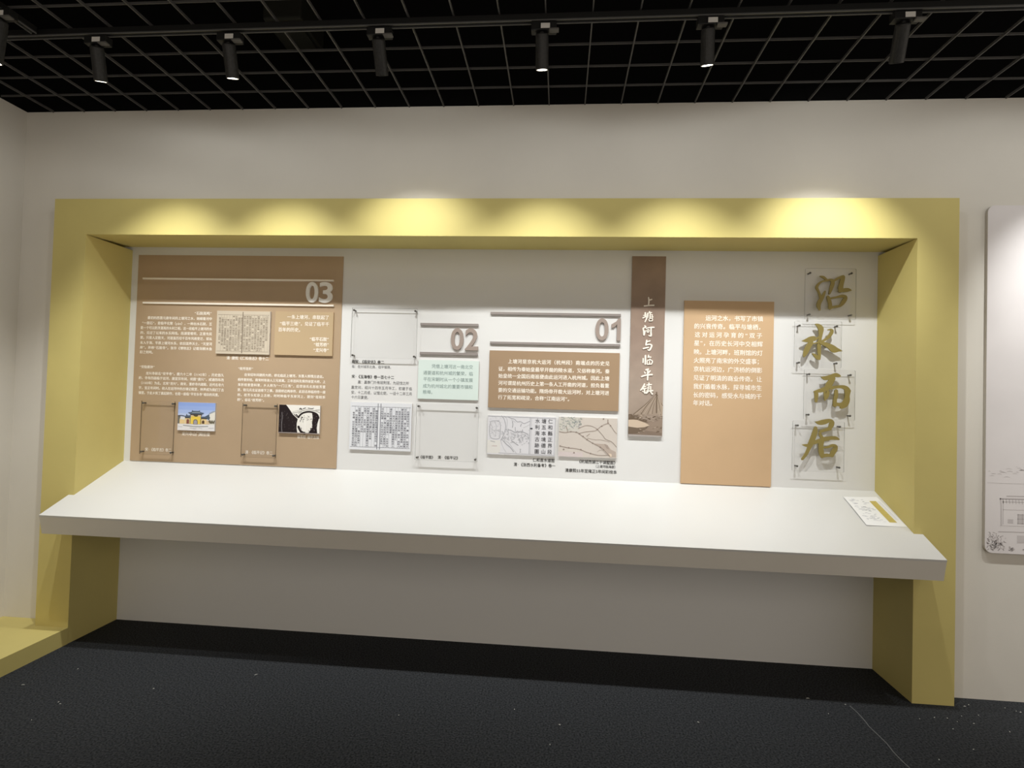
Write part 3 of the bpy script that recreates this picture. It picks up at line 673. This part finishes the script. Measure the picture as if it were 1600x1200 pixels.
# colour photo of a yellow temple gate
t, f = board('gate_photo', 'temple', .012, f3, 'paper', 'small colour photo of a yellow temple gate under blue sky', 'photo', 'board_edge')
a = Art('temple', f, (270, 270, 1135, 945))
cols = [(.30, .42, .82), (.34, .46, .84), (.42, .53, .86), (.52, .61, .87), (.66, .72, .88), (.78, .80, .86)]
for i, c in enumerate(cols): a.rect(270, 270 + i * 88, 1135, 270 + (i + 1) * 88, ink(*c))
a.rect(270, 780, 1135, 945, ink(.80, .78, .79))
slate, dark, yel, crm = ink(.10, .13, .18), ink(.07, .055, .05), ink(.86, .62, .10), ink(.82, .62, .32)
a.poly([(1010, 520), (1075, 480), (1135, 465), (1135, 790), (1010, 790)], ink(.80, .77, .70), 1)
a.poly([(990, 520), (1080, 465), (1135, 455), (1135, 480), (1010, 540)], ink(.35, .40, .50), 2)
a.rect(270, 600, 330, 785, ink(.18, .17, .15), 1); a.rect(315, 670, 435, 785, crm, 2); a.poly([(320, 680), (340, 625), (420, 625), (440, 660), (430, 690)], ink(.78, .75, .72), 3)
a.line([(272, 600), (350, 590), (430, 605)], 16, dark, 3)
a.rect(440, 630, 575, 785, crm, 2); a.rect(800, 640, 945, 785, crm, 2); a.rect(940, 690, 1010, 785, ink(.72, .55, .36), 2)
a.poly([(425, 605), (460, 590), (475, 545), (500, 585), (570, 580), (575, 625), (450, 640)], slate, 3)
a.poly([(805, 605), (905, 600), (1000, 540), (1005, 590), (1025, 625), (1000, 690), (960, 650), (820, 655)], slate, 3)
a.rect(440, 632, 575, 652, dark, 4); a.rect(810, 640, 960, 660, dark, 4)
a.rect(580, 590, 808, 785, yel, 4); a.rect(562, 545, 830, 592, dark, 5)
a.rect(575, 575, 640, 605, ink(.75, .58, .38), 6); a.rect(745, 570, 815, 605, ink(.75, .58, .38), 6)
a.poly([(505, 512), (590, 500), (602, 452), (628, 470), (760, 470), (778, 448), (790, 495), (885, 518), (845, 548), (555, 548)], slate, 6)
a.line([(610, 512), (700, 506), (790, 510)], 14, ink(.35, .40, .44), 7); a.rect(665, 560, 730, 606, ink(.10, .09, .06), 7)
arch = lambda x0, x1, y0, y1: [(x1, y1), (x0, y1)] + [((x0 + x1) / 2 - (x1 - x0) / 2 * math.cos(q * math.pi / 8), y0 + (x1 - x0) / 2 - (x1 - x0) / 2 * math.sin(q * math.pi / 8)) for q in range(9)]
a.poly(arch(638, 742, 672, 785), ink(.20, .17, .13), 7); a.poly(arch(655, 728, 690, 785), ink(.38, .36, .42), 8)
a.poly(arch(480, 540, 672, 780), ink(.25, .09, .07), 5); a.poly(arch(840, 898, 692, 770), ink(.10, .06, .04), 5)
a.rect(555, 645, 575, 785, ink(.40, .33, .12), 5); a.rect(800, 660, 822, 785, ink(.38, .28, .10), 5)
for q in range(9): a.line([(1000 + q * 14, 720 + (q % 3) * 18), (1030 + q * 12, 690 + (q % 4) * 22)], 26, ink(.16, .14, .10), 5)
a.line([(405, 822), (560, 835), (700, 845), (985, 832)], 14, ink(.30, .32, .33), 3)
for q in ((290, 850, 380, 862), (560, 880, 720, 884), (770, 872, 850, 892), (1000, 880, 1120, 868), (640, 905, 700, 912)): a.line([(q[0], q[1]), (q[2], q[3])], 9, ink(.56, .56, .60), 3)
a.done(t, 'photo_print')

# black and white photo of a stone bridge arch
t, f = board('bridge_photo', 'bridge', .012, f3, 'paper', 'small black and white photo of a stone arch bridge', 'photo', 'board_edge')
a = Art('bridge', f, (190, 215, 1270, 1000))
bk, wt, gy = ink(.022, .015, .016), ink(.86, .83, .78), ink(.30, .29, .27)
a.rect(190, 215, 1270, 1000, wt)
a.poly([(190, 215), (370, 215), (430, 290), (480, 360), (560, 480), (690, 600), (668, 720), (670, 860), (695, 1000), (190, 1000)], bk, 1)
a.line([(540, 440), (640, 420), (760, 385), (860, 350), (1000, 335), (1150, 362), (1270, 410)], 12, gy, 2)
a.line([(540, 405), (660, 372), (760, 345), (870, 300), (900, 285)], 9, ink(.5, .5, .46), 2)
a.line([(730, 325), (760, 300), (790, 335)], 22, bk, 3); a.line([(820, 310), (890, 285)], 16, bk, 3); a.line([(950, 290), (1010, 295), (1080, 300), (1095, 280)], 14, bk, 3); a.line([(1150, 340), (1260, 330)], 14, gy, 3)
a.line([(590, 470), (660, 530), (700, 560)], 16, bk, 3); a.line([(640, 470), (700, 530)], 26, bk, 3); a.line([(700, 440), (790, 400)], 10, gy, 3)
a.line([(705, 560), (760, 475), (850, 415), (980, 388), (1120, 412), (1210, 470), (1245, 560)], 42, bk, 3)
a.poly([(1060, 400), (1130, 415), (1205, 460), (1250, 560), (1215, 700), (1200, 830), (1220, 1000), (900, 1000), (1000, 960), (1030, 840), (1090, 810), (1070, 700), (1085, 560)], bk, 2)
a.line([(715, 800), (750, 880), (800, 950), (900, 990)], 60, bk, 2); a.line([(780, 560), (790, 600)], 30, gy, 3)
random.seed(44)
for k in range(44):
    u = random.uniform(735, 1090); v = random.uniform(450, 620) if k < 24 else random.uniform(600, 960)
    if v < 470 + abs(u - 960) * .45 - 40: continue
    l = random.uniform(18, 60)
    a.line([(u, v), (u + random.uniform(-16, 22), v + (l * .35 if k < 24 else l))], random.uniform(8, 20), random.choice([bk, bk, gy]), 3)
for u, v, h, w in ((770, 700, 150, 22), (830, 690, 190, 30), (905, 560, 400, 34), (960, 640, 300, 24), (1005, 520, 380, 30), (1050, 700, 130, 26), (735, 640, 120, 26)): a.line([(u, v), (u + 6, v + h * .5), (u + 14, v + h)], w, wt, 4)
for k in range(12):
    u = random.uniform(1100, 1200); v = random.uniform(480, 920); a.line([(u, v), (u + random.uniform(-25, 25), v + 14)], 10, ink(.16, .14, .14), 4)
random.seed(4)
for k in range(40):
    u = random.uniform(200, 640); v = random.uniform(380, 960)
    if v < 420 + (u - 430) * 1.1: continue
    a.line([(u, v), (u + random.uniform(-12, 12), v + random.uniform(15, 50))], 8, ink(.10, .085, .085), 3)
a.line([(265, 430), (278, 560), (270, 760), (280, 960)], 14, ink(.22, .20, .21), 3)
a.line([(190, 985), (700, 985), (1270, 990)], 22, ink(.33, .28, .26), 5)
a.done(t, 'photo_print')

g2, fg = board('text_card', 'green', .012, YW, 'card_mint', 'pale mint text card below the numeral 02', 'card', 'board_edge')
mesh_lettering('paragraph', 'green', fg - .0004, 'ink_green', g2, .004)
g1, fg1 = board('text_card', 'card1', .012, YW, 'card_brown', 'brown text card below the numeral 01', 'card')
mesh_lettering('paragraph', 'card1', fg1 - .0004, 'ink_white', g1, .02)
tl, ftl = board('text_board', 'tall', .010, YW, 'board_tan', 'tall tan text panel standing on the counter back edge', 'panel')
mesh_lettering('paragraph', 'tall', ftl - .0004, 'ink_white', tl, .018)

# line drawn canal map with a block of brush writing
t, f = board('map_print', 'map1', .012, YW, 'paper', 'grey line drawn old map with three columns of brush writing', 'map', 'board_edge')
a = Art('map1', f, (35, 75, 1570, 960)); pp, l1, l2 = ink(.70, .69, .72), ink(.40, .40, .43), ink(.50, .50, .53)
a.rect(35, 75, 1570, 960, pp); a.rect(35, 640, 330, 930, ink(.72, .70, .67), 1)
for q, w in (([(340, 80), (400, 150), (435, 260), (440, 360), (400, 520), (340, 640)], 14), ([(400, 80), (470, 160), (470, 330), (450, 460)], 10), ([(490, 100), (560, 130), (640, 150), (700, 205), (780, 200), (860, 240), (990, 180)], 14), ([(590, 200), (605, 270), (595, 340)], 18),
             ([(500, 390), (580, 410), (650, 445), (760, 430), (840, 435), (950, 480)], 18), ([(400, 650), (480, 730), (560, 790), (640, 890)], 18), ([(580, 640), (660, 690), (740, 740)], 18), ([(340, 650), (400, 800), (470, 905)], 9), ([(420, 640), (520, 690), (620, 820), (700, 920)], 9),
             ([(100, 215), (190, 200), (285, 205), (325, 300), (320, 470), (300, 600), (120, 590), (75, 420), (100, 215)], 12), ([(120, 290), (140, 380), (130, 500)], 9), ([(190, 230), (230, 330), (220, 560)], 9), ([(60, 330), (180, 420), (330, 390)], 9), ([(110, 660), (210, 680)], 14), ([(560, 160), (660, 220)], 9),
             ([(840, 340), (920, 300), (985, 260)], 9), ([(800, 250), (775, 310)], 16), ([(660, 330), (665, 420)], 14), ([(830, 380), (820, 430)], 16), ([(500, 370), (505, 480)], 14)): a.line(q, w, l1 if w > 11 else l2, 2)
random.seed(9)
for k in range(190):
    u = random.uniform(340, 975); v = random.gauss(560, 90)
    if v < 380 or v > 745 or (u < 560 and v > 640): continue
    r = random.uniform(10, 40); e = random.uniform(-.6, .6)
    a.line([(u, v), (u + r * .5, v - r * .3 * random.random()), (u + r, v + r * e)], random.uniform(6, 11), random.choice([l1, l2, l2]), 2)
for k in range(60):
    u = random.uniform(60, 330); v = random.uniform(110, 600); a.line([(u, v), (u + random.uniform(10, 35), v + random.uniform(-12, 12))], 7, l2, 2)
a.line([(150, 772), (258, 770)], 12, ink(.55, .42, .42), 2); a.line([(790, 820), (790, 895)], 12, l1, 2); a.line([(772, 825), (808, 825)], 8, l1, 2); a.line([(772, 893), (808, 893)], 8, l1, 2)
for x, w in ((995, 12), (1025, 6), (1555, 9)): a.line([(x, 95), (x - 4, 500), (x - 8, 935)], w, l1, 2)
a.line([(40, 92), (700, 100), (1565, 105)], 9, l1, 2); a.line([(300, 925), (900, 932), (1560, 938)], 8, l1, 2); a.rect(998, 335, 1052, 362, ink(.05, .05, .06), 3)
for c, (u, s) in enumerate(((1450, '仁和縣正界段'), (1305, '塘五本境德山'), (1160, '水利海古跡圖'))):
    for r, ch in enumerate(s):
        x, z = a.P(u, 175 + r * 138); put_glyph(a.m, ch, x, z, 105 * a.k(), 105 * a.k(), a.y - .0009, ink(.09, .09, .10), .014)
a.done(t, 'map_drawing')

# beige map with brown waterways
t, f = board('map_print', 'map2', .012, YW, 'paper', 'beige old map with thin brown waterways', 'map', 'board_edge')
a = Art('map2', f, (105, 105, 1185, 850)); br, lb = ink(.33, .27, .235), ink(.44, .37, .33)
a.rect(105, 105, 1185, 850, ink(.62, .56, .51))
a.rect(105, 105, 480, 380, ink(.60, .57, .52), 1); a.rect(105, 760, 560, 850, ink(.64, .56, .55), 1)
a.poly([(760, 585), (900, 590), (985, 590), (1040, 640), (1080, 690), (1170, 730), (1175, 830), (1060, 835), (960, 700), (880, 640)], ink(.47, .39, .34), 1)
a.poly([(950, 590), (1020, 610), (1050, 690), (1000, 670)], ink(.38, .31, .27), 2); a.poly([(1040, 760), (1090, 770), (1100, 820), (1060, 820)], ink(.72, .60, .48), 2)
for q, w in (([(110, 385), (220, 400), (320, 380), (430, 385), (480, 410), (560, 465), (640, 520), (740, 580), (880, 650), (950, 700), (1060, 820)], 15), ([(460, 320), (540, 280), (620, 255), (720, 265), (820, 320), (930, 440), (980, 500), (1090, 545), (1180, 640)], 13),
             ([(480, 410), (600, 375), (770, 350), (820, 320), (900, 250), (1010, 205), (1060, 240), (1130, 340), (1180, 390)], 13), ([(640, 490), (780, 515), (900, 515), (1050, 550)], 11), ([(625, 455), (680, 410)], 14),
             ([(130, 655), (290, 685), (400, 690), (530, 715), (620, 750), (710, 775), (850, 805), (1000, 800), (1060, 795)], 14), ([(860, 640), (940, 720), (1010, 800)], 10), ([(830, 740), (880, 705), (910, 715)], 10), ([(1010, 130), (1010, 200)], 22), ([(240, 270), (270, 380)], 16)): a.line(q, w * .8, br if w > 12 else lb, 3)
for u, v in ((140, 655), (300, 682), (525, 708), (705, 775), (330, 378), (430, 385), (490, 412), (560, 460), (635, 518), (740, 580), (880, 650), (945, 698), (900, 255), (1015, 195), (1060, 240), (820, 320), (205, 715), (930, 120), (400, 772)): a.line([(u - 8, v), (u + 8, v)], 24, ink(.29, .23, .20), 4)
random.seed(21)
for k in range(70):
    u = random.uniform(110, 500); v = random.uniform(105, 330)
    if u + v > 760: continue
    an = random.uniform(-.9, .9); l = random.uniform(15, 55); a.line([(u, v), (u + l * math.cos(an), v + l * math.sin(an))], random.uniform(7, 12), random.choice([ink(.30, .34, .31), ink(.42, .44, .40), ink(.35, .36, .38)]), 3)
a.done(t, 'map_drawing')

# vertical title banner
t, f = board('title_banner', 'banner', .012, YW, 'paper', 'narrow vertical brown banner with white brush calligraphy and a fishing net scene', 'banner', 'board_edge')
x0, x1, z0, z1 = RECT['banner']
bt = bpy.data.materials.new('banner_print'); bt.use_nodes = True; nt = bt.node_tree; pb = nt.nodes['Principled BSDF']
tc = nt.nodes.new('ShaderNodeTexCoord'); sp = nt.nodes.new('ShaderNodeSeparateXYZ'); rm = nt.nodes.new('ShaderNodeValToRGB'); mr = nt.nodes.new('ShaderNodeMapRange')
nt.links.new(tc.outputs['Object'], sp.inputs[0]); nt.links.new(sp.outputs['Z'], mr.inputs['Value']); mr.inputs['From Max'].default_value = z1 - z0
nt.links.new(mr.outputs[0], rm.inputs['Fac'])
e = rm.color_ramp.elements; e[0].position = 0; e[0].color = (.31, .24, .19, 1); e[1].position = 1; e[1].color = (.30, .205, .14, 1)
q = e.new(.28); q.color = (.37, .29, .235, 1); q = e.new(.55); q.color = (.30, .215, .17, 1)
nz = nt.nodes.new('ShaderNodeTexNoise'); nz.inputs['Scale'].default_value = 9; nz.inputs['Detail'].default_value = 6
mxn = nt.nodes.new('ShaderNodeMixRGB'); mxn.blend_type = 'OVERLAY'; mxn.inputs[0].default_value = .25
nt.links.new(tc.outputs['Object'], nz.inputs['Vector']); nt.links.new(rm.outputs[0], mxn.inputs[1]); nt.links.new(nz.outputs['Fac'], mxn.inputs[2]); nt.links.new(mxn.outputs[0], pb.inputs['Base Color']); pb.inputs['Roughness'].default_value = .6
MB().flat([(x0, z0), (x1, z0), (x1, z1), (x0, z1)], f - .0003, bt).build('printed_sheet', t, fix=False)
a = Art('banner', f - .0003, (92, -2390 + 60, 735, 1100))
kx = (x1 - x0) / 643.0
zb_ = lambda v: z0 + (1100 - v) * kx
a.P = lambda u, v: (min(max(x0 + (u - 92) * kx, x0), x1), max(zb_(v), z0))
n1, n2, n3 = ink(.16, .115, .08), ink(.47, .375, .30), ink(.25, .19, .145)
a.poly([(92, 930), (735, 900), (735, 1100), (92, 1100)], ink(.24, .18, .14), 1); a.poly([(400, 800), (735, 760), (735, 1020), (300, 960)], ink(.30, .23, .18), 1)
a.poly([(605, 280), (640, 690), (440, 680), (320, 740), (180, 690)], ink(.36, .285, .225), 1); a.poly([(620, 300), (735, 470), (735, 700), (640, 660)], ink(.40, .32, .25), 1)
for q, w, m_ in (([(605, 275), (400, 490), (180, 680)], 12, n1), ([(600, 290), (420, 520), (300, 730)], 12, n1), ([(605, 300), (520, 500), (450, 670)], 9, n1), ([(610, 300), (560, 500), (540, 660)], 8, n1), ([(612, 240), (616, 460), (618, 640)], 22, n1), ([(620, 280), (680, 420), (735, 500)], 12, n1), ([(625, 320), (670, 500), (700, 680)], 8, n1),
                 ([(590, 300), (400, 510), (215, 690)], 9, n2), ([(600, 310), (470, 520), (350, 710)], 9, n2), ([(605, 340), (540, 520), (500, 660)], 9, n2), ([(632, 320), (700, 470), (735, 540)], 12, n2), ([(330, 690), (305, 750)], 26, n2), ([(640, 560), (690, 640), (650, 720)], 12, n2)): a.line(q, w, m_, 2 if m_ is n1 else 3)
a.poly([(92, 680), (150, 672), (200, 730), (330, 760), (420, 800), (480, 830), (92, 790)], n1, 2)
random.seed(6)
for k in range(70):
    u = random.uniform(230, 730); v = random.gauss(745, 32) if k < 45 else random.uniform(900, 1040)
    a.line([(u, v), (u + random.uniform(14, 50), v + random.uniform(-10, 14))], random.uniform(7, 14), random.choice([n1, n3, n3, n2]), 3)
for k in range(30):
    u = random.uniform(95, 330); v = random.uniform(690, 780); a.line([(u, v), (u + 22, v - random.uniform(0, 26))], 12, random.choice([n1, n3]), 3)
a.poly([(92, 785), (180, 778), (260, 784), (400, 830), (495, 882), (400, 918), (260, 935), (92, 915)], ink(.60, .48, .37), 4)
a.poly([(92, 915), (260, 935), (400, 918), (480, 890), (430, 950), (250, 1040), (92, 1050)], ink(.17, .125, .09), 3)
a.poly([(92, 1062), (735, 1072), (735, 1100), (92, 1100)], ink(.40, .36, .34), 4)
a.done(t, 'scenery_print')
i_ = 0
for cnt in (3, 13, 7, 4, 9, 5, 16):
    m = MB()
    for k_, st in enumerate(STROKES['banner'][i_:i_ + cnt]): m.ribbon(st, f - .0042 - .00012 * k_, MT['ink_white'], depth=.0016)
    m.build('brush_character', t); i_ += cnt

# captions set straight on the niche wall
def caption(keys, label):
    x0 = min(l[1] for k in keys for l in TEXT[k[0]]); z0 = min(l[3] for k in keys for l in TEXT[k[0]])
    base = thing('wall_caption', label, 'caption', (x0, YW, z0))
    for k, mat, off in keys:
        tag(lettering(MB(), TEXT[k], YW - .0006, MT[mat], off, 1.05, k == 'cap_02b').build('lettering', base, fix=False), kind='stuff')
caption((('cap_acD', 'ink_black', .022), ('cap_acDb', 'ink_grey', .004)), 'two line black caption under the clear holder beside the numeral 02')
caption((('cap_02', 'ink_black', .022), ('cap_02b', 'ink_grey', .004)), 'black paragraph on the white wall above the old book pages photo')
caption((('cap_acE', 'ink_black', .02),), 'single line caption seen through the clear holder under the mint card')
caption((('cap_map1', 'ink_black', .016),), 'two line caption under the grey line drawn map')
caption((('cap_map2', 'ink_black', .016),), 'three line caption under the beige map')

# ------------------------------------------------------------------ clear acrylic plates on pins
def plate(t, key, back, gap, th, r=.004):
    x0, x1, z0, z1 = RECT[key]; y0 = back - gap - th
    pts = []
    for cx, cz, a0 in ((x1 - r, z1 - r, 0), (x0 + r, z1 - r, 90), (x0 + r, z0 + r, 180), (x1 - r, z0 + r, 270)):
        for k in range(4):
            an = math.radians(a0 + k * 30); pts.append((cx + r * math.cos(an), cz + r * math.sin(an)))
    MB().prism_xz(pts, y0, y0 + th, MT['acrylic_face'], MT['acrylic_edge']).build('plate', t)
    return y0
def pins(t, key, back, gap, th, inx, inz, r=.0042):
    x0, x1, z0, z1 = RECT[key]
    for x in (x0 + inx, x1 - inx):
        for z in (z1 - inz, z0 + inz):
            MB().lathe([(r, 0), (r, gap + th), (r * 1.35, gap + th), (r * 1.35, gap + th + .003), (r * .9, gap + th + .005)], (x, back, z), (0, -1, 0), MT['pin_metal'], 12).build('standoff', t)
def holder(key, back, gap, label):
    x0, x1, z0, z1 = RECT[key]
    t = thing('acrylic_holder', label, 'holder', ((x0 + x1) / 2, back, z0), 'empty clear acrylic holders')
    plate(t, key, back, gap, .007, .002)
    pins(t, key, back, gap, .007, .012, .014, .0046)
holder('acA', f3, .016, 'empty clear acrylic holder at the lower left of the brown board')
holder('acC', f3, .016, 'empty clear acrylic holder beside the bridge photo')
holder('acD', YW, .022, 'empty clear acrylic holder left of the numeral 02')
holder('acE', YW, .022, 'empty clear acrylic holder under the mint card')
for key, st, word in (('p0', 'yan', 'topmost, in the shade'), ('p1', 'shui', 'second from the top'), ('p2', 'er', 'third from the top'), ('p3', 'ju', 'lowest, nearest the counter')):
    x0, x1, z0, z1 = RECT[key]
    t = thing('calligraphy_plate', 'gold brush character on a square clear plate, ' + word, 'sign', ((x0 + x1) / 2, YW, z0), 'gold characters on clear plates')
    y0 = plate(t, key, YW, .024, .004, .006)
    pins(t, key, YW, .024, .004, .026, .026)
    m = MB()
    for k_, s_ in enumerate(STROKES[st]): m.ribbon(s_, y0 - .0085 - .00025 * k_, MT['gold'], depth=.008 + .0001 * k_)
    tag(m.build('character', t), 'gold brush written character')

# ------------------------------------------------------------------ leaflet on the counter
def leaflet():
    sl = (SH_B - SH_F) / (D - SH_Y)
    q = [(4.453, .282), (4.636, .298), (4.653, .051), (4.454, .044)]
    t = thing('leaflet', 'white printed leaflet with a yellow stripe lying on the counter', 'leaflet', (4.55, .17, SH_F + sl * (.17 - SH_Y)))
    def S(u, v, lift=0.0):
        x = (q[0][0] * (1 - u) + q[1][0] * u) * (1 - v) + (q[3][0] * (1 - u) + q[2][0] * u) * v
        y = (q[0][1] * (1 - u) + q[1][1] * u) * (1 - v) + (q[3][1] * (1 - u) + q[2][1] * u) * v
        h = .0012 + .006 * (1 - u) ** 3 * (.6 + .4 * math.sin(v * 3)) + .003 * max(0, v - .6) * (1 - abs(u - .35) * 1.6) + lift
        return (x, y, SH_F + sl * (y - SH_Y) + h)
    def sheet(u0, u1, v0, v1, lift, mt, n=8, thick=0.0):
        vs = [S(u0 + (u1 - u0) * i / n, v0 + (v1 - v0) * j / n, lift) for j in range(n + 1) for i in range(n + 1)]
        fs = [(j * (n + 1) + i, j * (n + 1) + i + 1, (j + 1) * (n + 1) + i + 1, (j + 1) * (n + 1) + i) for j in range(n) for i in range(n)]
        if thick:
            k = len(vs); vs += [(x, y, z - thick) for x, y, z in vs]; fs += [tuple(k + i for i in reversed(f)) for f in list(fs)]
            N = n + 1; loop = list(range(N)) + [j * N + n for j in range(1, N)] + [n * N + i for i in range(n - 1, -1, -1)] + [j * N for j in range(n - 1, 0, -1)]
            fs += [(loop[i], loop[(i + 1) % len(loop)], loop[(i + 1) % len(loop)] + k, loop[i] + k) for i in range(len(loop))]
        return vs, fs, mt
    MB().add(*sheet(0, 1, 0, 1, 0, MT['paper'], 10, .0008)).build('sheet', t)
    MB().add(*sheet(.66, .85, .15, .88, .0004, ink(.56, .46, .15))).build('stripe', t, fix=False)
    m = MB(); random.seed(12)
    g = [ink(.52, .52, .56), ink(.60, .60, .64), ink(.45, .46, .48)]
    for k in range(64):
        u = random.uniform(.08, .52); v = random.uniform(.08, .86); m.add(*sheet(u, u + random.uniform(.03, .12), v, v + random.uniform(.010, .022), .0004, random.choice(g), 1))
    for k in range(3): m.add(*sheet(.885 + k * .03, .897 + k * .03, .16, .80, .0004, g[1], 6))
    for k in range(14): m.add(*sheet(.68, .82 - .04 * (k % 3), .19 + k * .048, .20 + k * .048, .0007, ink(.50, .36, .08), 2))
    m.build('printing', t, fix=False)
leaflet()
